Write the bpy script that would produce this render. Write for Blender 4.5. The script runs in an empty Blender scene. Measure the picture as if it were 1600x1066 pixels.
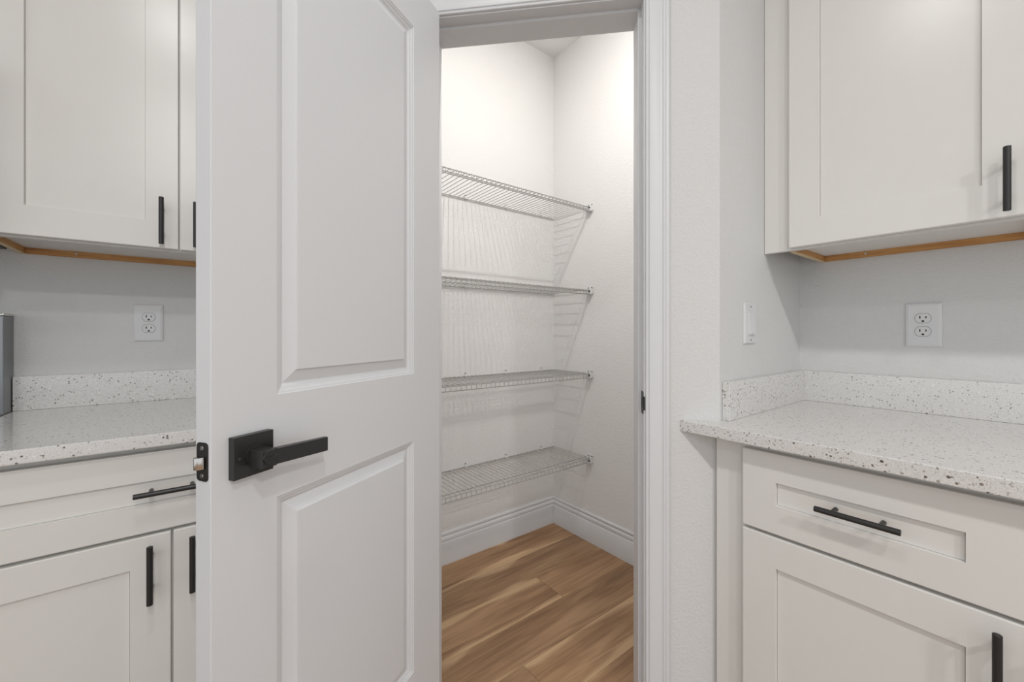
import bpy, bmesh, math, random
from mathutils import Vector, Matrix

SC = bpy.context.scene
COL = SC.collection
R = math.radians
random.seed(7)

# ------------------------------------------------------------------ camera
cd = bpy.data.cameras.new('camera')
cd.sensor_fit = 'HORIZONTAL'
cd.sensor_width = 36.0
cd.lens = 636.0 / 1600.0 * 36.0
cd.shift_y = -13.0 / 1600.0
cd.clip_start = 0.02
cam = bpy.data.objects.new('camera', cd)
COL.objects.link(cam)
cam.location = (0, 0, 1.15)
cam.rotation_euler = (R(90), 0, -math.atan2(1.0, 1.302))
SC.camera = cam

# ------------------------------------------------------------------ world, lights, exposure
W = bpy.data.worlds.new('world')
SC.world = W
W.use_nodes = True
W.node_tree.nodes['Background'].inputs[0].default_value = (0.93, 0.97, 1.0, 1)
W.node_tree.nodes['Background'].inputs[1].default_value = 0.98

def area_disc(name, loc, r, watt, col):
    l = bpy.data.lights.new(name, 'AREA')
    l.shape = 'DISK'
    l.size = 2 * r
    l.energy = watt
    l.color = col
    o = bpy.data.objects.new(name, l)
    COL.objects.link(o)
    o.location = loc
    return o

CEIL = 2.822
area_disc('recessed_and_fill_light', (-0.10, 0.30, CEIL - 0.012), 0.075, 6, (1.0, 0.985, 0.965))
area_disc('recessed_and_fill_light', (-0.10, -0.92, CEIL - 0.012), 0.075, 12, (1.0, 0.985, 0.965))
area_disc('recessed_and_fill_light', (-1.45, -0.92, CEIL - 0.012), 0.075, 6, (1.0, 0.985, 0.965))
area_disc('recessed_and_fill_light', (-0.10, -2.14, CEIL - 0.012), 0.075, 31, (1.0, 0.985, 0.965))  # fill light added to brighten the left cabinets, no known fixture
area_disc('recessed_and_fill_light', (-1.45, -2.14, CEIL - 0.012), 0.075, 9, (1.0, 0.985, 0.965))  # second added fill, lifts the left side together with the one above
area_disc('pantry_light', (1.00, 0.88, CEIL - 0.03), 0.015, 13.3, (1.0, 0.965, 0.925))

SC.view_settings.view_transform = 'Standard'
SC.view_settings.look = 'None'
SC.view_settings.gamma = 1.0
SC.view_settings.use_curve_mapping = False
SC.view_settings.exposure = 0.0

# ------------------------------------------------------------------ materials
def new_mat(name):
    m = bpy.data.materials.new(name)
    m.use_nodes = True
    nt = m.node_tree
    return m, nt, nt.nodes['Principled BSDF']

def plain(name, col, rough=0.5, metal=0.0, bump=None, spec=0.5):
    m, nt, b = new_mat(name)
    b.inputs['Base Color'].default_value = (*col, 1)
    b.inputs['Roughness'].default_value = rough
    b.inputs['Metallic'].default_value = metal
    b.inputs['Specular IOR Level'].default_value = spec
    tc = nt.nodes.new('ShaderNodeTexCoord')
    nz = nt.nodes.new('ShaderNodeTexNoise')
    nz.inputs['Scale'].default_value = bump[0] if bump else 40.0
    nz.inputs['Detail'].default_value = 3.0
    nt.links.new(tc.outputs['Object'], nz.inputs['Vector'])
    # faint tone variation of the paint
    mx = nt.nodes.new('ShaderNodeMix')
    mx.data_type = 'RGBA'
    mx.inputs[6].default_value = (*[c * 0.985 for c in col], 1)
    mx.inputs[7].default_value = (*[min(1, c * 1.015) for c in col], 1)
    nt.links.new(nz.outputs['Fac'], mx.inputs[0])
    nt.links.new(mx.outputs[2], b.inputs['Base Color'])
    if bump:
        bp = nt.nodes.new('ShaderNodeBump')
        bp.inputs['Strength'].default_value = bump[1]
        bp.inputs['Distance'].default_value = bump[2]
        nt.links.new(nz.outputs['Fac'], bp.inputs['Height'])
        nt.links.new(bp.outputs['Normal'], b.inputs['Normal'])
    return m

M = {}
M['wall'] = plain('wall_paint', (0.675, 0.674, 0.668), 0.75, bump=(140, 0.6, 0.0026), spec=0.25)
M['pantry'] = plain('brightened_wall_paint', (0.80, 0.797, 0.79), 0.75, bump=(140, 0.6, 0.0026), spec=0.25)  # wall colour lightened to brighten and even out the pantry light
M['ceiling'] = plain('ceiling_paint', (0.86, 0.857, 0.85), 0.85, bump=(90, 0.4, 0.003), spec=0.2)
M['trim'] = plain('white_trim_paint', (0.683, 0.690, 0.706), 0.38, bump=(25, 0.05, 0.0005))
M['door'] = plain('white_door_paint', (0.703, 0.712, 0.730), 0.42, bump=(160, 0.04, 0.0004))
M['cabinet'] = plain('cabinet_paint', (0.748, 0.736, 0.708), 0.28, bump=(30, 0.04, 0.0004))
M['laminate'] = plain('underside_laminate', (0.76, 0.74, 0.71), 0.5)
M['black'] = plain('black_metal', (0.030, 0.029, 0.029), 0.36, 0.25)
M['bronze'] = plain('dark_bronze', (0.030, 0.027, 0.024), 0.4, 0.5)
M['chrome'] = plain('satin_chrome', (0.62, 0.60, 0.57), 0.18, 1.0)
M['steel'] = plain('stainless_steel', (0.27, 0.28, 0.29), 0.34, 1.0)
M['darkglass'] = plain('dark_glass', (0.012, 0.012, 0.013), 0.08)
M['plastic'] = plain('white_plastic', (0.70, 0.70, 0.71), 0.3)
M['slot'] = plain('slot_black', (0.006, 0.006, 0.006), 0.6)
M['wire'] = plain('shaded_wire_coating', (0.40, 0.395, 0.385), 0.3)  # white coating drawn grey, shade on the thin wires put into the colour
M['clip'] = plain('white_clip_plastic', (0.74, 0.74, 0.74), 0.35)
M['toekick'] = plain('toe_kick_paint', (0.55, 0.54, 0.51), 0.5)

def quartz():
    m, nt, b = new_mat('speckled_quartz')
    N, L = nt.nodes, nt.links
    tc = N.new('ShaderNodeTexCoord')
    base = (0.685, 0.665, 0.645)
    prev = None
    def layer(scale, thr, keep, col_a, col_b, prev):
        # scattered chips: cells of a Voronoi, only those with a high random value, round about the cell point
        dist = N.new('ShaderNodeTexNoise'); dist.inputs['Scale'].default_value = scale * 2.2
        L.new(tc.outputs['Object'], dist.inputs['Vector'])
        vm = N.new('ShaderNodeVectorMath'); vm.operation = 'MULTIPLY_ADD'
        L.new(dist.outputs['Color'], vm.inputs[0])
        vm.inputs[1].default_value = (0.5 / scale,) * 3
        L.new(tc.outputs['Object'], vm.inputs[2])
        v = N.new('ShaderNodeTexVoronoi'); v.inputs['Scale'].default_value = scale
        L.new(vm.outputs[0], v.inputs['Vector'])
        sep = N.new('ShaderNodeSeparateColor'); L.new(v.outputs['Color'], sep.inputs[0])
        k = N.new('ShaderNodeMath'); k.operation = 'GREATER_THAN'; k.inputs[1].default_value = keep
        L.new(sep.outputs[0], k.inputs[0])
        r = N.new('ShaderNodeMath'); r.operation = 'MULTIPLY'; r.inputs[1].default_value = thr
        L.new(sep.outputs[1], r.inputs[0])
        d = N.new('ShaderNodeMath'); d.operation = 'LESS_THAN'
        L.new(v.outputs['Distance'], d.inputs[0]); L.new(r.outputs[0], d.inputs[1])
        f = N.new('ShaderNodeMath'); f.operation = 'MULTIPLY'
        L.new(k.outputs[0], f.inputs[0]); L.new(d.outputs[0], f.inputs[1])
        c = N.new('ShaderNodeMix'); c.data_type = 'RGBA'
        c.inputs[6].default_value = (*col_a, 1); c.inputs[7].default_value = (*col_b, 1)
        L.new(sep.outputs[2], c.inputs[0])
        mx = N.new('ShaderNodeMix'); mx.data_type = 'RGBA'
        L.new(f.outputs[0], mx.inputs[0])
        if prev is None: mx.inputs[6].default_value = (*base, 1)
        else: L.new(prev, mx.inputs[6])
        L.new(c.outputs[2], mx.inputs[7])
        return mx.outputs[2]
    nz = N.new('ShaderNodeTexNoise'); nz.inputs['Scale'].default_value = 420; nz.inputs['Detail'].default_value = 2
    L.new(tc.outputs['Object'], nz.inputs['Vector'])
    rp = N.new('ShaderNodeValToRGB')
    rp.color_ramp.elements[0].position = 0.38; rp.color_ramp.elements[0].color = (0.640, 0.628, 0.615, 1)
    rp.color_ramp.elements[1].position = 0.60; rp.color_ramp.elements[1].color = (0.770, 0.758, 0.745, 1)
    L.new(nz.outputs['Fac'], rp.inputs[0])
    o = layer(260, 0.55, 0.70, (0.46, 0.435, 0.41), (0.60, 0.58, 0.56), rp.outputs[0])
    o = layer(150, 0.40, 0.90, (0.78, 0.77, 0.75), (0.86, 0.85, 0.84), o)
    o = layer(175, 0.44, 0.78, (0.20, 0.165, 0.13), (0.40, 0.37, 0.34), o)
    o = layer(138, 0.39, 0.875, (0.07, 0.058, 0.048), (0.24, 0.215, 0.19), o)
    L.new(o, b.inputs['Base Color'])
    b.inputs['Roughness'].default_value = 0.11
    b.inputs['IOR'].default_value = 1.68
    return m
M['quartz'] = quartz()

def planks_mat():
    m, nt, b = new_mat('oak_plank')
    N, L = nt.nodes, nt.links
    tc = N.new('ShaderNodeTexCoord'); oi = N.new('ShaderNodeObjectInfo')
    off = N.new('ShaderNodeCombineXYZ')
    mu = N.new('ShaderNodeMath'); mu.operation = 'MULTIPLY'; mu.inputs[1].default_value = 57.0
    L.new(oi.outputs['Random'], mu.inputs[0])
    L.new(mu.outputs[0], off.inputs[0]); L.new(mu.outputs[0], off.inputs[2])
    add = N.new('ShaderNodeVectorMath'); add.operation = 'ADD'
    L.new(tc.outputs['Object'], add.inputs[0]); L.new(off.outputs[0], add.inputs[1])
    def noise(sx, sy, scale, detail, dist=0.0, rough=0.55):
        mp = N.new('ShaderNodeMapping'); mp.inputs['Scale'].default_value = (sx, sy, 1)
        L.new(add.outputs[0], mp.inputs['Vector'])
        n = N.new('ShaderNodeTexNoise'); n.inputs['Scale'].default_value = scale
        n.inputs['Detail'].default_value = detail; n.inputs['Distortion'].default_value = dist
        n.inputs['Roughness'].default_value = rough
        L.new(mp.outputs[0], n.inputs['Vector'])
        return n.outputs['Fac']
    broad = noise(1.1, 9.0, 1.5, 3, 0.7)
    ring = noise(1.6, 26.0, 1.6, 4, 1.2)
    fine = noise(5, 190, 1.6, 3)
    def comb(a, wa, c, wc):
        x = N.new('ShaderNodeMath'); x.operation = 'MULTIPLY'; x.inputs[1].default_value = wa; L.new(a, x.inputs[0])
        y = N.new('ShaderNodeMath'); y.operation = 'MULTIPLY_ADD'; y.inputs[1].default_value = wc
        L.new(c, y.inputs[0]); L.new(x.outputs[0], y.inputs[2]); return y.outputs[0]
    f = comb(broad, 0.50, ring, 0.40)
    f = comb(f, 1.0, fine, 0.16)
    rp = N.new('ShaderNodeValToRGB')
    e = rp.color_ramp.elements
    e[0].position = 0.34; e[0].color = (0.150, 0.076, 0.036, 1)
    e[1].position = 0.70; e[1].color = (0.46, 0.285, 0.155, 1)
    x = e.new(0.50); x.color = (0.285, 0.160, 0.080, 1)
    L.new(f, rp.inputs[0])
    # pale sapwood running along plank edges
    sp = N.new('ShaderNodeSeparateXYZ'); L.new(tc.outputs['Object'], sp.inputs[0])
    wob = noise(1.3, 1.5, 1.3, 2, 0.3)
    ed = N.new('ShaderNodeMath'); ed.operation = 'MULTIPLY_ADD'; ed.inputs[1].default_value = -0.22
    ab = N.new('ShaderNodeMath'); ab.operation = 'ABSOLUTE'; L.new(sp.outputs[1], ab.inputs[0])
    L.new(wob, ed.inputs[0]); L.new(ab.outputs[0], ed.inputs[2])
    mr = N.new('ShaderNodeMapRange'); mr.inputs[1].default_value = -0.028; mr.inputs[2].default_value = -0.010
    mr.inputs[3].default_value = 0.0; mr.inputs[4].default_value = 0.85
    L.new(ed.outputs[0], mr.inputs[0])
    mx = N.new('ShaderNodeMix'); mx.data_type = 'RGBA'
    L.new(mr.outputs[0], mx.inputs[0]); L.new(rp.outputs[0], mx.inputs[6])
    mx.inputs[7].default_value = (0.56, 0.375, 0.215, 1)
    hs = N.new('ShaderNodeHueSaturation')
    vr = N.new('ShaderNodeMapRange'); vr.inputs[3].default_value = 0.82; vr.inputs[4].default_value = 1.16
    L.new(oi.outputs['Random'], vr.inputs[0]); L.new(vr.outputs[0], hs.inputs['Value'])
    L.new(mx.outputs[2], hs.inputs['Color'])
    L.new(hs.outputs[0], b.inputs['Base Color'])
    b.inputs['Roughness'].default_value = 0.42
    bp = N.new('ShaderNodeBump'); bp.inputs['Strength'].default_value = 0.15; bp.inputs['Distance'].default_value = 0.0006
    L.new(fine, bp.inputs['Height']); L.new(bp.outputs['Normal'], b.inputs['Normal'])
    return m
M['plank'] = planks_mat()
M['subfloor'] = plain('brown_floor', (0.30, 0.19, 0.115), 0.8)

def rawwood():
    m, nt, b = new_mat('raw_plywood')
    N, L = nt.nodes, nt.links
    tc = N.new('ShaderNodeTexCoord'); mp = N.new('ShaderNodeMapping')
    mp.inputs['Scale'].default_value = (3, 3, 60)
    L.new(tc.outputs['Object'], mp.inputs['Vector'])
    n = N.new('ShaderNodeTexNoise'); n.inputs['Scale'].default_value = 3; n.inputs['Detail'].default_value = 4
    L.new(mp.outputs[0], n.inputs['Vector'])
    rp = N.new('ShaderNodeValToRGB')
    rp.color_ramp.elements[0].position = 0.3; rp.color_ramp.elements[0].color = (0.42, 0.19, 0.055, 1)
    rp.color_ramp.elements[1].position = 0.7; rp.color_ramp.elements[1].color = (0.62, 0.33, 0.115, 1)
    L.new(n.outputs['Fac'], rp.inputs[0]); L.new(rp.outputs[0], b.inputs['Base Color'])
    b.inputs['Roughness'].default_value = 0.5
    return m
M['rawwood'] = rawwood()
M['paleply'] = plain('pale_plywood_edge', (0.66, 0.50, 0.31), 0.6)

# ------------------------------------------------------------------ mesh helpers
class MB:
    def __init__(self):
        self.v, self.f = [], []
    def add(self, vs, fs):
        o = len(self.v)
        self.v += [tuple(p) for p in vs]
        self.f += [tuple(i + o for i in q) for q in fs]
        return self
    def box(self, x0, x1, y0, y1, z0, z1, b=0.0):
        if b <= 0:
            vs = [(x, y, z) for z in (z0, z1) for y in (y0, y1) for x in (x0, x1)]
            return self.add(vs, [(0, 2, 3, 1), (4, 5, 7, 6), (0, 1, 5, 4), (2, 6, 7, 3), (0, 4, 6, 2), (1, 3, 7, 5)])
        bm = bmesh.new()
        bmesh.ops.create_cube(bm, size=1)
        for v in bm.verts:
            v.co = Vector(((x0 + x1) / 2 + v.co.x * (x1 - x0), (y0 + y1) / 2 + v.co.y * (y1 - y0), (z0 + z1) / 2 + v.co.z * (z1 - z0)))
        bmesh.ops.bevel(bm, geom=bm.edges[:], offset=b, segments=2, affect='EDGES', profile=0.6)
        bm.verts.index_update()
        self.add([v.co[:] for v in bm.verts], [[l.index for l in f.verts] for f in bm.faces])
        bm.free()
        return self
    def prism(self, poly, z0, z1, b=0.0):
        n = len(poly)
        area = sum(poly[i][0] * poly[(i + 1) % n][1] - poly[(i + 1) % n][0] * poly[i][1] for i in range(n))
        if area < 0: poly = poly[::-1]
        bm = bmesh.new()
        lo = [bm.verts.new((x, y, z0)) for x, y in poly]
        hi = [bm.verts.new((x, y, z1)) for x, y in poly]
        bm.faces.new(lo[::-1]); bm.faces.new(hi)
        for i in range(n): bm.faces.new((lo[i], lo[(i + 1) % n], hi[(i + 1) % n], hi[i]))
        if b > 0: bmesh.ops.bevel(bm, geom=bm.edges[:], offset=b, segments=2, affect='EDGES', profile=0.6)
        bm.verts.index_update()
        self.add([v.co[:] for v in bm.verts], [[l.index for l in f.verts] for f in bm.faces])
        bm.free()
        return self
    def rings(self, rs, cap0=True, cap1=True):
        """rectangles (x0,x1,z0,z1,y) lofted one to the next; front is -y"""
        o = len(self.v); k = len(rs)
        for x0, x1, z0, z1, y in rs:
            self.v += [(x0, y, z0), (x1, y, z0), (x1, y, z1), (x0, y, z1)]
        for i in range(k - 1):
            for j in range(4):
                a, c = o + 4 * i + j, o + 4 * i + (j + 1) % 4
                self.f.append((a, c, c + 4, a + 4))
        if cap0: self.f.append((o + 3, o + 2, o + 1, o))
        if cap1: self.f.append(tuple(o + 4 * (k - 1) + j for j in range(4)))
        return self
    def loops(self, ls, cap0=True, cap1=True):
        """closed loops of points of equal length lofted one to the next"""
        o = len(self.v); n = len(ls[0]); k = len(ls)
        for l in ls: self.v += [tuple(p) for p in l]
        for i in range(k - 1):
            for j in range(n):
                a, c = o + n * i + j, o + n * i + (j + 1) % n
                self.f.append((a, c, c + n, a + n))
        if cap0: self.f.append(tuple(o + j for j in range(n))[::-1])
        if cap1: self.f.append(tuple(o + n * (k - 1) + j for j in range(n)))
        return self
    def tube(self, pts, r, n=8):
        pts = [Vector(p) for p in pts]
        ls = []
        for i, p in enumerate(pts):
            if i == 0: t = pts[1] - p
            elif i == len(pts) - 1: t = p - pts[-2]
            else: t = (pts[i + 1] - p).normalized() + (p - pts[i - 1]).normalized()
            t.normalize()
            up = Vector((0, 0, 1)) if abs(t.z) < 0.72 else Vector((0, 1, 0)) if abs(t.y) < 0.72 else Vector((1, 0, 0))
            if hasattr(self, 'up'): up = self.up
            a = t.cross(up).normalized(); c = a.cross(t)
            rr = r[i] if isinstance(r, (list, tuple)) else r
            ls.append([p + a * (rr * math.cos(2 * math.pi * j / n)) + c * (rr * math.sin(2 * math.pi * j / n)) for j in range(n)])
        return self.loops(ls)
    def mesh(self, name, mat, smooth=None):
        me = bpy.data.meshes.new(name)
        me.from_pydata(self.v, [], self.f)
        bm = bmesh.new(); bm.from_mesh(me)
        bmesh.ops.recalc_face_normals(bm, faces=bm.faces[:])
        bm.to_mesh(me); bm.free()
        me.materials.append(mat)
        if smooth:
            for p in me.polygons: p.use_smooth = True
            me.set_sharp_from_angle(angle=R(smooth))
        return me
    def build(self, name, mat, parent=None, smooth=None, loc=None, rz=None):
        return link(name, self.mesh(name, mat, smooth), parent, loc, rz)

def link(name, me, parent=None, loc=None, rz=None):
    o = bpy.data.objects.new(name, me)
    COL.objects.link(o)
    if parent is not None: o.parent = parent
    if loc is not None: o.location = loc
    if rz is not None: o.rotation_euler = (0, 0, rz)
    return o

def empty(name, loc, rz=0.0):
    o = link(name, None, None, loc, rz)
    o.empty_display_size = 0.05
    return o

def tag(o, label, cat, group=None):
    o['label'] = label; o['category'] = cat
    if group: o['group'] = group
    return o

def structure(o, label=None, cat=None):
    o['kind'] = 'structure'
    if label: o['label'] = label
    if cat: o['category'] = cat
    return o

def B(*a, **k): return MB().box(*a, **k)

LEFT, RIGHT, DIAG = 0.0, R(-90), R(-45)

# ------------------------------------------------------------------ measures of the room
XR = 1.697          # right kitchen wall
YL = 1.898          # left kitchen wall
XP, YP = 1.710, 1.812   # pantry right / back wall
PX, PY = 1.106, 0.526   # outer corner of diagonal wall and switch wall
TH = 0.114
q = math.sqrt(0.5)
def dpt(s, off=0.0):    # point on the diagonal wall: s along it from the corner, off into the pantry
    return (PX - s * q + off * q, PY + s * q + off * q)
S1 = 1.03               # far end of the diagonal wall
RO0, RO1 = 0.180, 0.831     # rough opening
JR, JL = 0.197, 0.813       # jamb faces
JZ = 2.071
LX, LY = dpt(S1)

# ------------------------------------------------------------------ setting: shell
structure(B(-3.2, XR + 0.15, -3.2, YL + 0.1, -0.03, -0.005).build('floor', M['subfloor']),
          'brown wood plank floor running into the pantry', 'floor')
FLOOR = bpy.data.objects['floor']
structure(B(-3.2, XR + 0.15, -3.2, YL + 0.1, CEIL, CEIL + 0.05).build('ceiling', M['ceiling']),
          'flat white ceiling above the pantry', 'ceiling')
structure(B(-3.2, LX, YL, YL + 0.1, 0, CEIL).build('wall_left', M['wall']),
          'pale grey wall above the left countertop', 'wall')
structure(B(XR, XR + 0.15, -3.2, PY + 0.05, 0, CEIL).build('wall_right', M['wall']),
          'pale grey wall with outlet above the right countertop', 'wall')
structure(B(LX, XP + 0.137, YP, YL + 0.1, 0, CEIL).build('wall_pantry_back', M['pantry']),
          'white pantry wall that carries the wire shelves', 'wall')
structure(B(XP, XP + 0.137, PY + 0.05, YP, 0, CEIL).build('wall_pantry_right', M['pantry']),
          'plain white pantry wall on the right of the shelves', 'wall')
inn = PX + PY + TH / q
MB_sw = MB().prism([(PX, PY), (XR, PY), (XR, PY + 0.05), (XP, PY + 0.05), (XP, PY + TH), (inn - PY - TH, PY + TH)], 0, CEIL)
structure(MB_sw.build('wall_switch_side', M['wall']), 'narrow pale grey wall with light switch beside the right cabinets', 'wall')
dg = MB()
dg.prism([(PX, PY), dpt(RO0), dpt(RO0, TH), (inn - PY - TH, PY + TH)], 0, CEIL)
dg.prism([dpt(RO1), dpt(S1), (LX + TH, inn - LX - TH), dpt(RO1, TH)], 0, CEIL)
dg.prism([dpt(RO0), dpt(RO1), dpt(RO1, TH), dpt(RO0, TH)], JZ + 0.018, CEIL)
structure(dg.build('wall_diagonal', M['wall']), 'textured diagonal wall around the pantry doorway', 'wall')
structure(MB().prism([(LX, LY), (LX, YP), (LX + TH, YP), (LX + TH, inn - LX - TH)], 0, CEIL).build('wall_pantry_left', M['pantry']),
          'short side wall of the pantry behind the open door', 'wall')

# floor planks, each a piece of the floor
PW = 0.178
rows = []
y1 = YP
y0 = 1.625
k = 0
joint_x = {0: [0.18, 1.40 - 1.6], 1: [0.42, 1.64 - 2.9], 2: [1.255, 0.035], 3: [0.60, -0.62], 4: [0.888, -0.33], 5: [1.40, 0.18]}
while y1 > -1.2:
    js = joint_x.get(k, [1.1 - 0.37 * (k % 4), -0.12 - 0.37 * (k % 4)])
    xs = sorted([-1.3, XP] + [j for j in js if -1.2 < j < XP - 0.1])
    for a, c in zip(xs[:-1], xs[1:]):
        g = 0.0004
        p = MB().box(a + g - (a + c) / 2, c - g - (a + c) / 2, -(y1 - y0) / 2 + g, (y1 - y0) / 2 - g, -0.005, 0.0, b=0.0006)
        p.build('plank', M['plank'], FLOOR, loc=((a + c) / 2, (y0 + y1) / 2, 0))
    y1, y0 = y0, y0 - PW
    k += 1

# baseboards of the pantry
BP = [(0, 0), (0.014, 0), (0.014, 0.108), (0.0125, 0.1105), (0.0095, 0.1115), (0.0095, 0.1165), (0.0115, 0.1185), (0.0115, 0.128),
      (0.0105, 0.133), (0.0075, 0.1365), (0.0060, 0.1385), (0.0068, 0.1415), (0.0080, 0.144), (0.0080, 0.152), (0.0065, 0.155), (0.0045, 0.1565), (0, 0.1565)]
m = MB()
m.loops([[(LX + TH + 0.0, YP - d, z) for d, z in BP], [(XP - d, YP - d, z) for d, z in BP]])
structure(m.build('baseboard_back', M['trim'], smooth=35), 'white moulded baseboard under the lowest wire shelf', 'baseboard')
m = MB()
m.loops([[(XP - d, YP - d, z) for d, z in BP], [(XP - d, PY + TH, z) for d, z in BP]])
structure(m.build('baseboard_right', M['trim'], smooth=35), 'white moulded baseboard along the right pantry wall', 'baseboard')

# door casing on the diagonal wall
CP = [(0, 0), (0, 0.0065), (0.0015, 0.0082), (0.0050, 0.0088), (0.0062, 0.0072), (0.0078, 0.0078), (0.0090, 0.0108), (0.0115, 0.0116),
      (0.036, 0.0132), (0.0405, 0.0118), (0.0430, 0.0122), (0.0445, 0.0150), (0.0485, 0.0160), (0.0500, 0.0150), (0.0520, 0.0168),
      (0.0570, 0.0168), (0.0600, 0.0150), (0.0610, 0.0120), (0.0610, 0)]
cas = structure(empty('trim_1', (PX, PY, 0), DIAG), 'white moulded casing around the pantry doorway', 'door casing')
xr, xl, zc = -JR + 0.004, -JL - 0.004, JZ + 0.004
MB().loops([[(xr + p, -d, 0) for p, d in CP], [(xr + p, -d, zc + p) for p, d in CP]]).build('casing_leg', M['trim'], cas, smooth=30)
MB().loops([[(xl - p, -d, 0) for p, d in CP], [(xl - p, -d, zc + p) for p, d in CP]]).build('casing_leg', M['trim'], cas, smooth=30)
MB().loops([[(xl - p, -d, zc + p) for p, d in CP], [(xr + p, -d, zc + p) for p, d in CP]]).build('casing_head', M['trim'], cas, smooth=30)

# door jamb with its rebate, and the strike plate
jam = structure(empty('trim_2', (PX, PY, 0), DIAG), 'white door jamb with a stop and dark strike plate', 'door jamb')
RB = 0.037; SD = 0.009
m = MB().prism([(-JR + 0.017, 0), (-JR, 0), (-JR, RB), (-JR - SD, RB), (-JR - SD, TH), (-JR + 0.017, TH)], 0, JZ, b=0.0008)
m.build('jamb_leg', M['trim'], jam)
m = MB().prism([(-JL - 0.018, 0), (-JL, 0), (-JL, RB), (-JL + SD, RB), (-JL + SD, TH), (-JL - 0.018, TH)], 0, JZ, b=0.0008)
m.build('jamb_leg', M['trim'], jam)
m = MB().box(-JL - 0.018, -JR + 0.017, 0, RB, JZ, JZ + 0.018, b=0.0006)
m.box(-JL - 0.018, -JR + 0.017, RB, TH, JZ - SD, JZ + 0.018, b=0.0006)
m.build('jamb_head', M['trim'], jam)
st = MB().box(-JR - 0.0016, -JR + 0.0004, 0.004, 0.031, 0.926, 0.987, b=0.0004)
lip = [(-JR - 0.0016, 0.005), (-JR - 0.0016, -0.001), (-JR - 0.0010, -0.0030), (-JR + 0.0010, -0.0052), (-JR + 0.0018, -0.0044), (-JR + 0.0006, -0.0026), (-JR + 0.0004, 0.0), (-JR + 0.0004, 0.005)]
st.prism(lip, 0.938, 0.975)
sp_ = st.build('strike_plate', M['bronze'], jam)
sp_['label'] = 'dark metal strike plate'
B(-JR - 0.0021, -JR - 0.001, 0.0095, 0.0245, 0.943, 0.970, b=0.0003).build('bolt_hole', M['slot'], sp_)

# ------------------------------------------------------------------ countertops
rc = tag(empty('countertop', (0, 0, 0)), 'white speckled quartz countertop on the right, with backsplash and side splash', 'countertop')
g = 0.0008
FX = 1.033
m = MB().prism([(FX, PX + PY - FX - g), (PX, PY - g * 1.5), (XR - g, PY - g * 1.5), (XR - g, -0.62), (FX, -0.62)], 0.884, 0.914, b=0.0022)
m.build('slab', M['quartz'], rc)
B(XR - 0.0205, XR - g, -0.62, PY - g, 0.9142, 1.017, b=0.0012).build('backsplash', M['quartz'], rc)
B(1.118, XR - 0.0207, PY - 0.0205, PY - g, 0.9142, 1.017, b=0.0012).build('side_splash', M['quartz'], rc)
CLX = -0.444
lc = tag(empty('countertop', (0, 0, 0)), 'white speckled quartz countertop behind the open door on the left', 'countertop')
MB().box(CLX, LX - g, 1.257, YL - g, 0.884, 0.914, b=0.0022).build('slab', M['quartz'], lc)
B(CLX, LX - g, YL - 0.0205, YL - g, 0.9142, 1.017, b=0.0012).build('backsplash', M['quartz'], lc)

# ------------------------------------------------------------------ cabinets
def shaker(x0, x1, z0, z1, yf, stile=0.073, rail=0.072, t=0.019, rec=0.0075):
    b = 0.0022
    return MB().rings([(x0, x1, z0, z1, yf + t), (x0, x1, z0, z1, yf + b), (x0 + b * 0.3, x1 - b * 0.3, z0 + b * 0.3, z1 - b * 0.3, yf + b * 0.3),
                       (x0 + b, x1 - b, z0 + b, z1 - b, yf),
                       (x0 + stile, x1 - stile, z0 + rail, z1 - rail, yf),
                       *[(x0 + stile + i, x1 - stile - i, z0 + rail + i, z1 - rail - i, yf + d)
                         for i, d in ((0.0008, rec), (0.0009, rec + 0.002), (0.0015, rec + 0.002), (0.0016, rec))]])

_pull = {}
def pull_mesh(vert, L=0.135, cc=0.076, proj=0.031):
    if vert in _pull: return _pull[vert]
    m = MB()
    ax = Vector((0, 0, 1)) if vert else Vector((1, 0, 0))
    c = Vector((0, -proj, 0))
    r = 0.006
    ends = [(-L / 2, r - 0.0007), (-L / 2 + 0.0007, r), (L / 2 - 0.0007, r), (L / 2, r - 0.0007)]
    m.tube([c + ax * t for t, _ in ends], [x for _, x in ends], 20)
    for s in (-1, 1):
        p = ax * (s * cc / 2)
        m.tube([p + Vector((0, 0.0, 0)), p + Vector((0, -proj, 0))], 0.0047, 14)
    _pull[vert] = m.mesh('pull', M['black'], 40)
    return _pull[vert]

def pull(parent, x, z, yf, vert):
    o = link('pull', pull_mesh(vert), parent, (x, yf, z))
    o['label'] = 'black round bar pull'
    return o

def base_cabinet(loc, rz, W, D, doors, drawer, pulls, dpull, fill, label):
    """front frame plane is y = 0, doors stand 20 mm proud"""
    c = tag(empty('base_cabinet', loc, rz), label, 'cabinet')
    HT = 0.8835
    m = B(0, W, 0.0, D, 0.10, HT)
    m.build('body', M['cabinet'], c)
    B(0.0, W, 0.075, D, 0.0, 0.0995).build('toe_kick', M['toekick'], c)
    f0, f1 = fill
    B(f0, f1, 0.0, 0.018, 0.0, HT, b=0.0008).build('filler_strip', M['cabinet'], c)
    yf = -0.020
    d = shaker(drawer[0], drawer[1], 0.6775, 0.8665, yf, 0.073, 0.0675).build('drawer_front', M['cabinet'], c)
    pull(d, dpull[0], dpull[1], yf, False)
    for (x0, x1), px in zip(doors, pulls):
        d = shaker(x0, x1, 0.113, 0.6700, yf).build('door', M['cabinet'], c)
        pull(d, px, 0.588, yf, True)
    return c

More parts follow.
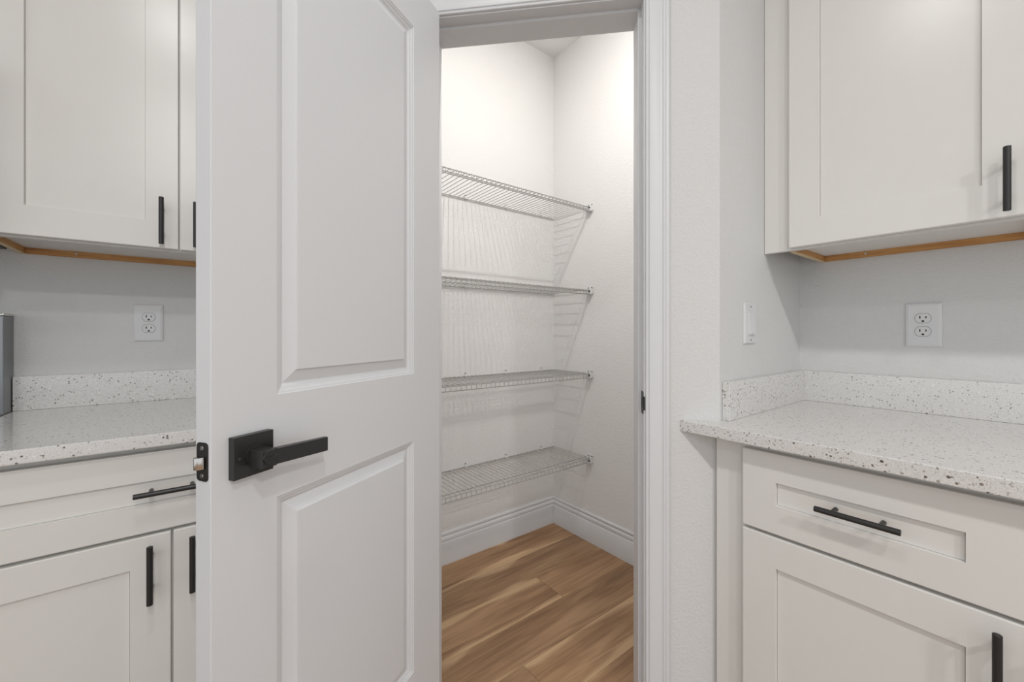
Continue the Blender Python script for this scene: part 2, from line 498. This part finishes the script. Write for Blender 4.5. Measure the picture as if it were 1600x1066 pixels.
base_cabinet((1.087, 0.462, 0), RIGHT, 0.457, XR - 1.087 - 0.001, [(0.010, 0.4535)], (0.010, 0.4535), [0.4175], (0.2345, 0.7765),
             (-(PY - 0.462 - 0.001), -0.0004),
             'off-white shaker base cabinet under the right countertop, drawer above one door')
base_cabinet((1.087, 0.0042, 0), RIGHT, 0.457, XR - 1.087 - 0.001, [(0.0045, 0.4535)], (0.0045, 0.4535), [0.040], (0.2345, 0.7765),  # added out of view so the counter and its shade carry on
             (0.4575, 0.62),
             'off-white shaker base cabinet added unseen further right, its pull beside its neighbour')
base_cabinet((-0.433, 1.305, 0), LEFT, 0.762, YL - 1.305 - 0.001, [(0.010, 0.3785), (0.3830, 0.752)], (0.010, 0.752), [0.342, 0.4195], (0.381, 0.7765),
             (0.7624, LX + 0.433 - 0.001),
             'off-white shaker base cabinet behind the open door, wide drawer above two doors')

def wall_cabinet(loc, rz, W, D, doors, pulls, fill, label):
    """front frame plane is y = 0; z given from the floor"""
    c = tag(empty('wall_cabinet', (loc[0], loc[1], 1.391), rz), label, 'cabinet')
    Z0, ZB, Z1 = 0.0, 0.0205, 1.069
    B(0, W, 0.0, D, ZB + 0.0005, Z1).build('body', M['cabinet'], c)
    B(0.0, W, 0.0, 0.019, Z0 + 0.0025, ZB, b=0.0006).build('bottom_rail', M['cabinet'], c)
    B(0.013, W - 0.013, 0.0192, D - 0.012, ZB - 0.0015, ZB + 0.0003).build('bottom_panel', M['laminate'], c)
    for a in (0.0, W - 0.0128):
        B(a, a + 0.0128, 0.0195, D, Z0 + 0.002, ZB).build('side_lip', M['rawwood'], c)
        B(a, a + 0.0128, 0.0195, D, Z0, Z0 + 0.0019).build('side_edge', M['paleply'], c)
    n = B(0.0132, W - 0.0132, D - 0.0125, D, Z0 + 0.0006, ZB - 0.0018).build('hanging_rail', M['rawwood'], c)
    for a in (0.12, 0.5):
        if a < W:
            MB().tube([(a, D - 0.0125, 0.011), (a, D - 0.0140, 0.011)], 0.0033, 10).build('screw', M['chrome'], n)
    f0, f1 = fill
    B(f0, f1, 0.0, 0.018, 0.003, Z1, b=0.0008).build('filler_strip', M['cabinet'], c)
    yf = -0.020
    for (x0, x1), px in zip(doors, pulls):
        d = shaker(x0, x1, 0.0075, Z1 - 0.008, yf, 0.0735, 0.077).build('door', M['cabinet'], c)
        pull(d, px, 1.473 - 1.391, yf, True)
    return c

wall_cabinet((1.392, 0.462), RIGHT, 0.457, XR - 1.392 - 0.001, [(0.009, 0.4545)], [0.4175], (-(PY - 0.462 - 0.001), -0.0004),
             'off-white shaker wall cabinet above the right countertop with black pull')
wall_cabinet((1.392, 0.0042), RIGHT, 0.457, XR - 1.392 - 0.001, [(0.003, 0.4545)], [0.040], (0.4575, 0.62),  # added out of view to cast shade on the right wall
             'off-white shaker wall cabinet added unseen further right, beyond the first one')
wall_cabinet((-0.433, 1.593), LEFT, 0.762, YL - 1.593 - 0.001, [(0.006, 0.3835), (0.3865, 0.756)], [0.346, 0.424], (0.7624, LX + 0.433 - 0.001),
             'off-white two-door shaker wall cabinet above the left countertop')

# ------------------------------------------------------------------ stainless range and microwave at the left edge
rg = tag(empty('kitchen_range', (-0.4453, 1.25, 0)), 'stainless steel range at the left edge beside the countertop', 'range')
B(-0.76, 0, 0.03, 0.644, 0.09, 0.905, b=0.002).build('body', M['steel'], rg)
B(-0.74, -0.02, 0.08, 0.60, 0.0, 0.089).build('plinth', M['slot'], rg)
B(-0.76, 0, 0.0, 0.56, 0.9055, 0.917, b=0.002).build('cooktop', M['darkglass'], rg)
bg = B(-0.76, 0, 0.563, 0.644, 0.9055, 1.198, b=0.003).build('backguard', M['steel'], rg)
B(-0.762, 0.001, 0.561, 0.645, 1.1985, 1.206, b=0.002).build('cap', M['chrome'], bg)
B(-0.70, -0.06, 0.559, 0.5625, 1.02, 1.16, b=0.001).build('control_panel', M['darkglass'], bg)
od = B(-0.75, -0.01, -0.012, 0.029, 0.24, 0.80, b=0.004).build('oven_door', M['steel'], rg)
B(-0.64, -0.12, -0.014, -0.0115, 0.36, 0.66, b=0.001).build('window', M['darkglass'], od)
m = MB().tube([(-0.70, -0.055, 0.745), (-0.06, -0.055, 0.745)], 0.011, 14)
for x in (-0.66, -0.10): m.tube([(x, -0.012, 0.745), (x, -0.055, 0.745)], 0.008, 10)
m.build('handle', M['steel'], od, smooth=40)

mw = tag(empty('microwave', (-0.4375, 1.475, 1.3885)), 'dark underside of the microwave beside the left wall cabinet', 'microwave')
B(-0.758, 0, 0.03, 0.335, 0, 0.42, b=0.003).build('body', M['bronze'], mw)
dr = B(-0.758, -0.18, 0.0, 0.029, 0.005, 0.415, b=0.003).build('door', M['darkglass'], mw)
m = MB().tube([(-0.205, -0.035, 0.05), (-0.205, -0.035, 0.37)], 0.009, 12)
for z in (0.08, 0.34): m.tube([(-0.205, 0.001, z), (-0.205, -0.035, z)], 0.006, 10)
m.build('handle', M['steel'], dr, smooth=40)
B(-0.178, 0, 0.0, 0.029, 0.005, 0.415, b=0.002).build('control_panel', M['steel'], mw)

# ------------------------------------------------------------------ pantry door
DA = R(30.24)
dz0, dz1 = 0.012, 2.066
DW, DT = 0.6157, 0.0349
hx, hy = 0.545, 1.0505
door = structure(empty('door_1', (hx - DW * math.cos(DA), hy - DW * math.sin(DA), 0), DA),
                 'open white two-panel pantry door with black lever handle', 'door')
PX0, PX1 = 0.106, 0.4935
PANELS = [(0.272, 0.870), (1.0445, 1.940)]
# stiles and rails as one frame with two openings, both faces open for the panels
def frame_face(y, flip):
    xs = [0, PX0, PX1, DW]; zs = [dz0, PANELS[0][0], PANELS[0][1], PANELS[1][0], PANELS[1][1], dz1]
    vs = [(x, y, z) for z in zs for x in xs]
    fs = []
    for j in range(5):
        for i in range(3):
            if i == 1 and j in (1, 3): continue
            a = j * 4 + i
            fs.append((a, a + 1, a + 5, a + 4))
    return vs, fs
bm = bmesh.new()
vmap = {}
def bv(p):
    kk = tuple(round(c, 6) for c in p)
    if kk not in vmap: vmap[kk] = bm.verts.new(p)
    return vmap[kk]
for y in (0.0, DT):
    vs, fs = frame_face(y, y > 0)
    for fc in fs: bm.faces.new([bv(vs[i]) for i in fc])
def side(pts):
    for a, c in zip(pts, pts[1:] + pts[:1]):
        bm.faces.new([bv((a[0], 0, a[1])), bv((c[0], 0, c[1])), bv((c[0], DT, c[1])), bv((a[0], DT, a[1]))])
zs_ = [dz0, PANELS[0][0], PANELS[0][1], PANELS[1][0], PANELS[1][1], dz1]
side([(0, z) for z in zs_] + [(PX0, dz1), (PX1, dz1)] + [(DW, z) for z in zs_[::-1]] + [(PX1, dz0), (PX0, dz0)])
for z0, z1 in PANELS: side([(PX0, z0), (PX1, z0), (PX1, z1), (PX0, z1)])
bmesh.ops.recalc_face_normals(bm, faces=bm.faces[:])
outer = [ed for ed in bm.edges if len(ed.link_faces) == 2 and ed.calc_face_angle() > 1.0 and
         all((abs(v.co.x) < 1e-5 or abs(v.co.x - DW) < 1e-5 or abs(v.co.z - dz0) < 1e-5 or abs(v.co.z - dz1) < 1e-5) for v in ed.verts)]
bmesh.ops.bevel(bm, geom=outer, offset=0.0014, segments=2, affect='EDGES', profile=0.6)
me = bpy.data.meshes.new('door_frame'); bm.to_mesh(me); bm.free(); me.materials.append(M['door'])
link('stile_and_rail_frame', me, door)
PROF = [(0.0, 0.0), (0.0012, 0.0016), (0.0055, 0.0026), (0.0068, 0.0046), (0.0085, 0.0050), (0.0125, 0.0064), (0.0150, 0.0090), (0.0175, 0.0098),
        (0.0390, 0.0030), (0.0396, 0.0006), (0.0410, 0.0002)]
for z0, z1 in PANELS:
    m = MB()
    fr = [(PX0 + i, PX1 - i, z0 + i, z1 - i, d) for i, d in PROF]
    bk = [(a, b2, c, d2, DT - y) for a, b2, c, d2, y in fr]
    m.rings(fr, cap0=False); m.rings(bk, cap0=False)
    m.build('raised_panel', M['door'], door)

def lever_set(parent, sgn, y0):
    """sgn -1: on the face seen from the pantry side; lever points towards the hinges"""
    cx, cz = 0.0575, 0.9578
    Y = lambda d: y0 + sgn * d
    def bx(x0, x1, d0, d1, z0, z1, b): 
        return MB().box(x0, x1, min(Y(d0), Y(d1)), max(Y(d0), Y(d1)), z0, z1, b=b)
    h = bx(cx - 0.0325, cx + 0.0325, 0.0002, 0.0130, cz - 0.0325, cz + 0.0325, 0.0012).build('lever_handle', M['black'], parent)
    h['label'] = 'matt black lever on square rosette'
    MB().tube([(cx - 0.024, Y(0.0129), cz - 0.001), (cx - 0.024, Y(0.0138), cz - 0.001)], 0.0022, 10).build('set_screw', M['chrome'], h)
    MB().tube([(cx, Y(0.0131), cz), (cx, Y(0.0185), cz)], 0.0165, 24).build('collar', M['black'], h, smooth=40)
    m = bx(cx - 0.0125, cx + 0.013, 0.0187, 0.047, cz - 0.0165, cz + 0.0105, 0.0012)
    m.build('neck', M['black'], h)
    m = MB()
    lv = [(cx + 0.0128, 0.0335), (cx + 0.0128, 0.0470), (cx + 0.1130, 0.0470), (cx + 0.1150, 0.0450), (cx + 0.1150, 0.038), (cx + 0.1135, 0.0365)]
    m.prism([(x, Y(d)) for x, d in lv], cz - 0.0145, cz + 0.0100, b=0.0009)
    m.v = [(x, y, z - max(0.0, x - cx) * 0.055) for x, y, z in m.v]   # the lever sags a little
    m.build('lever', M['black'], h)
    if sgn < 0:
        MB().tube([(cx + 0.0005, Y(0.047), cz - 0.0005), (cx + 0.0005, Y(0.0495), cz - 0.0005)], [0.0118, 0.0112], 24).build('privacy_button', M['black'], h, smooth=40)
        t = MB()
        dx = 0.0098
        t.loops([[(cx - dx, Y(0.0494), cz - 0.0045), (cx + dx, Y(0.0494), cz - 0.0020), (cx + dx, Y(0.0494), cz + 0.0030), (cx - dx, Y(0.0494), cz + 0.0005)],
                 [(cx - dx, Y(0.0530), cz - 0.0035), (cx + dx, Y(0.0530), cz - 0.0010), (cx + dx, Y(0.0530), cz + 0.0018), (cx - dx, Y(0.0530), cz - 0.0007)]])
        t.build('thumb_turn', M['black'], h)
lever_set(door, -1, 0.0)
lever_set(door, 1, DT)

# latch on the door edge (x = 0 face)
def rrect(y0, y1, z0, z1, r, n=5):
    pts = []
    for cy, cz, a0 in ((y1 - r, z0 + r, -90), (y1 - r, z1 - r, 0), (y0 + r, z1 - r, 90), (y0 + r, z0 + r, 180)):
        for i in range(n):
            a = R(a0 + 90 * i / (n - 1))
            pts.append((cy + r * math.cos(a), cz + r * math.sin(a)))
    return pts
lz = 0.9590
ly0, ly1 = 0.0050, 0.0303
lp = MB().loops([[(0.0002, y, z) for y, z in rrect(ly0, ly1, lz - 0.0285, lz + 0.0285, 0.006)],
                 [(-0.0012, y, z) for y, z in rrect(ly0, ly1, lz - 0.0285, lz + 0.0285, 0.006)],
                 [(-0.0018, y, z) for y, z in rrect(ly0 + 0.0006, ly1 - 0.0006, lz - 0.0279, lz + 0.0279, 0.0055)]])
lpo = lp.build('latch_plate', M['bronze'], door)
lpo['label'] = 'dark latch faceplate with rounded corners'
# slanted latch bolt
yb0, yb1 = 0.0105, 0.0245
bolt = [(-0.0016, yb0), (-0.0016, yb1)] + [(-0.0016 - 0.0115 * math.sin(R(a)), yb0 + (yb1 - yb0) * (0.42 + 0.58 * math.cos(R(a)))) for a in range(12, 180, 14)]
MB().prism(bolt, lz - 0.0090, lz + 0.0085, b=0.0009).build('latch_bolt', M['chrome'], lpo, smooth=35)
for s in (-1, 1):
    z = lz + s * 0.0205
    sc = MB().tube([(-0.0017, (ly0 + ly1) / 2, z), (-0.0024, (ly0 + ly1) / 2, z)], [0.0036, 0.0031], 14).build('screw', M['chrome'], lpo, smooth=40)

# ------------------------------------------------------------------ wire shelves
SX0, SX1 = LX + TH + 0.004, XP - 0.004
YB, YF = YP - 0.0075, 1.513
LIPH = 0.024
rw = 0.0015
wire_me = MB()
wire_me.up = Vector((1, 0, 0))
wire_me.tube([(0, YB, 0), (0, (YB + YF) / 2, 0), (0, YF + 0.003, 0), (0, YF + 0.0006, -0.0008), (0, YF, -0.004), (0, YF, -LIPH)], rw, 5)
wire_me = wire_me.mesh('cross_wire', M['wire'], 60)
rail_me = MB().tube([(SX0, 0, 0), (SX1, 0, 0)], 0.0026, 8).mesh('rail', M['wire'], 60)

def disc_y(x, y0, y1, z, r): return MB().tube([(x, y0, z), (x, y1, z)], r, 12)
clip_me = MB().box(-0.006, 0.006, -0.0045, 0.0, -0.004, 0.021, b=0.0012).box(-0.005, 0.005, -0.0125, -0.0030, -0.0050, 0.0035, b=0.001).mesh('wall_clip', M['clip'])
cscrew_me = disc_y(0, -0.0056, -0.0040, 0.014, 0.0029).mesh('screw', M['bronze'])
# end bracket on the right wall, local: x towards the wall = 0, y depth
br = MB()
br.box(-0.0040, 0.0, -0.020, 0.022, -0.022, 0.016, b=0.0015)
br.box(-0.024, -0.0035, -0.0145, -0.0105, -0.0255, 0.0065, b=0.0012)
br.box(-0.024, -0.0035, -0.0105, 0.0165, -0.0265, -0.0225, b=0.0012)
br.box(-0.024, -0.0035, 0.0130, 0.0165, -0.0265, 0.0030, b=0.0012)
bracket_me = br.mesh('end_bracket', M['clip'])
bscrew_me = MB().tube([(-0.0039, 0, 0), (-0.0055, 0, 0)], 0.0032, 12).mesh('screw', M['bronze'])
cap_me = MB().tube([(0.0, 0, 0), (-0.007, 0, 0)], 0.0036, 10).mesh('wire_cap', M['slot'])

NAMES = {0.462: 'lowest', 0.927: 'second lowest', 1.386: 'second highest', 1.842: 'highest'}
LAB = {0.462: 'lowest white wire shelf in the pantry, seen from above, over the baseboard',
       0.927: 'white wire shelf in the pantry, second from the bottom, slightly below eye level',
       1.386: 'white wire shelf in the pantry, second from the top, just above eye level',
       1.842: 'highest white wire shelf in the pantry, seen from below'}
for zs in (0.462, 0.927, 1.386, 1.842):
    sh = tag(empty('wire_shelf', (0, 0, zs)), LAB[zs], 'shelf', 'wire shelves in the pantry')
    x = SX1 - 0.004
    while x > SX0:
        link('cross_wire', wire_me, sh, (x, 0, 0))
        x -= 0.0254
    for y, z in ((YB + 0.001, -0.0036), (YF + 0.0022, -0.0036 + 0.0005), (YF + 0.0034, -LIPH), (YF + 0.034, -0.0036)):
        link('rail', rail_me, sh, (0, y, z))
    x = 1.606
    while x > SX0 + 0.03:
        c = link('wall_clip', clip_me, sh, (x, YP - 0.0002, 0))
        link('screw', cscrew_me, c)
        x -= 0.260
    b_ = link('end_bracket', bracket_me, sh, (XP - 0.0002, YF, 0))
    for dy, dz in ((-0.011, 0.0105), (0.013, 0.0105), (0.006, -0.016)):
        link('screw', bscrew_me, b_, (0, dy, dz))
    link('wire_cap', cap_me, sh, (XP - 0.0245, YF - 0.0126, -0.010))

# ------------------------------------------------------------------ outlets and switch
def oval(cx, cz, rx, flat, n=8):
    """receptacle outline: circle cut flat at top and bottom"""
    a = math.asin(flat / rx)
    pts = []
    for i in range(n): t = -a + 2 * a * i / (n - 1); pts.append((cx + rx * math.cos(t), cz + rx * math.sin(t)))
    for i in range(n): t = math.pi - a + 2 * a * i / (n - 1); pts.append((cx + rx * math.cos(t), cz + rx * math.sin(t)))
    return pts

def outlet(loc, rz, w, h, label):
    o = tag(empty('wall_outlet', loc, rz), label, 'outlet', 'duplex outlets')
    m = MB().rings([(-w / 2, w / 2, -h / 2, h / 2, -0.0004), (-w / 2, w / 2, -h / 2, h / 2, -0.0030),
                    (-w / 2 + 0.0025, w / 2 - 0.0025, -h / 2 + 0.0025, h / 2 - 0.0025, -0.0052),
                    (-w / 2 + 0.0075, w / 2 - 0.0075, -h / 2 + 0.0075, h / 2 - 0.0075, -0.0064)])
    m.build('cover_plate', M['plastic'], o)
    for s in (1, -1):
        cz = s * 0.0195
        # dark seam round the receptacle, then the receptacle itself
        MB().loops([[(x, -0.0062, z) for x, z in oval(0, cz, 0.01765, 0.0145)], [(x, -0.0067, z) for x, z in oval(0, cz, 0.01765, 0.0145)]]).build('seam', M['slotgrey'], o)
        r = MB().loops([[(x, -0.0066, z) for x, z in oval(0, cz, 0.0168, 0.0137)], [(x, -0.0078, z) for x, z in oval(0, cz, 0.0168, 0.0137)],
                        [(x, -0.0082, z) for x, z in oval(0, cz, 0.0160, 0.0130)]]).build('receptacle', M['plastic'], o)
        B(-0.0077, -0.0051, -0.0085, -0.0079, cz - 0.0010, cz + 0.0072).build('slot', M['slot'], r)
        B(0.0052, 0.0076, -0.0085, -0.0079, cz - 0.0002, cz + 0.0062).build('slot', M['slot'], r)
        hole = [(0.0028 * math.cos(t), cz - 0.0085 + 0.0028 * math.sin(t)) for t in [R(k * 180 / 8) for k in range(9)]] + [(-0.0028, cz - 0.0105), (0.0028, cz - 0.0105)]
        MB().loops([[(x, -0.0079, z) for x, z in hole], [(x, -0.0085, z) for x, z in hole]]).build('ground_hole', M['slot'], r)
    MB().tube([(0, -0.0062, 0), (0, -0.0072, 0)], 0.0026, 12).build('screw', M['plastic'], o)
    return o
M['slotgrey'] = plain('seam_grey', (0.16, 0.16, 0.165), 0.6)
outlet((XR, 0.2135, 1.173), RIGHT, 0.077, 0.129, 'white duplex outlet on the wall above the right countertop')
outlet((-0.1395, YL, 1.184), LEFT, 0.077, 0.127, 'white duplex outlet on the wall above the left countertop')

sw = tag(empty('light_switch', (1.280, PY, 1.1775), LEFT), 'white rocker light switch on the narrow wall beside the doorway', 'switch')
w, h = 0.076, 0.119
MB().rings([(-w / 2, w / 2, -h / 2, h / 2, -0.0004), (-w / 2, w / 2, -h / 2, h / 2, -0.0045),
            (-w / 2 + 0.0025, w / 2 - 0.0025, -h / 2 + 0.0025, h / 2 - 0.0025, -0.0065),
            (-w / 2 + 0.006, w / 2 - 0.006, -h / 2 + 0.006, h / 2 - 0.006, -0.0072)]).build('cover_plate', M['plastic'], sw)
MB().box(-0.0175, 0.0175, -0.0080, -0.0070, -0.0345, 0.0345).build('switch_frame', M['plastic'], sw)
rk = MB().loops([[(-0.0160, -0.0079, -0.0325), (0.0160, -0.0079, -0.0325), (0.0160, -0.0079, 0.0325), (-0.0160, -0.0079, 0.0325)],
                 [(-0.0160, -0.0155, -0.0318), (0.0160, -0.0155, -0.0318), (0.0160, -0.0095, 0.0322), (-0.0160, -0.0095, 0.0322)]])
rk.build('rocker', M['plastic'], sw)
for s in (-1, 1):
    MB().tube([(0, -0.0070, s * 0.0485), (0, -0.0080, s * 0.0485)], 0.0024, 12).build('screw', M['slotgrey'], sw)
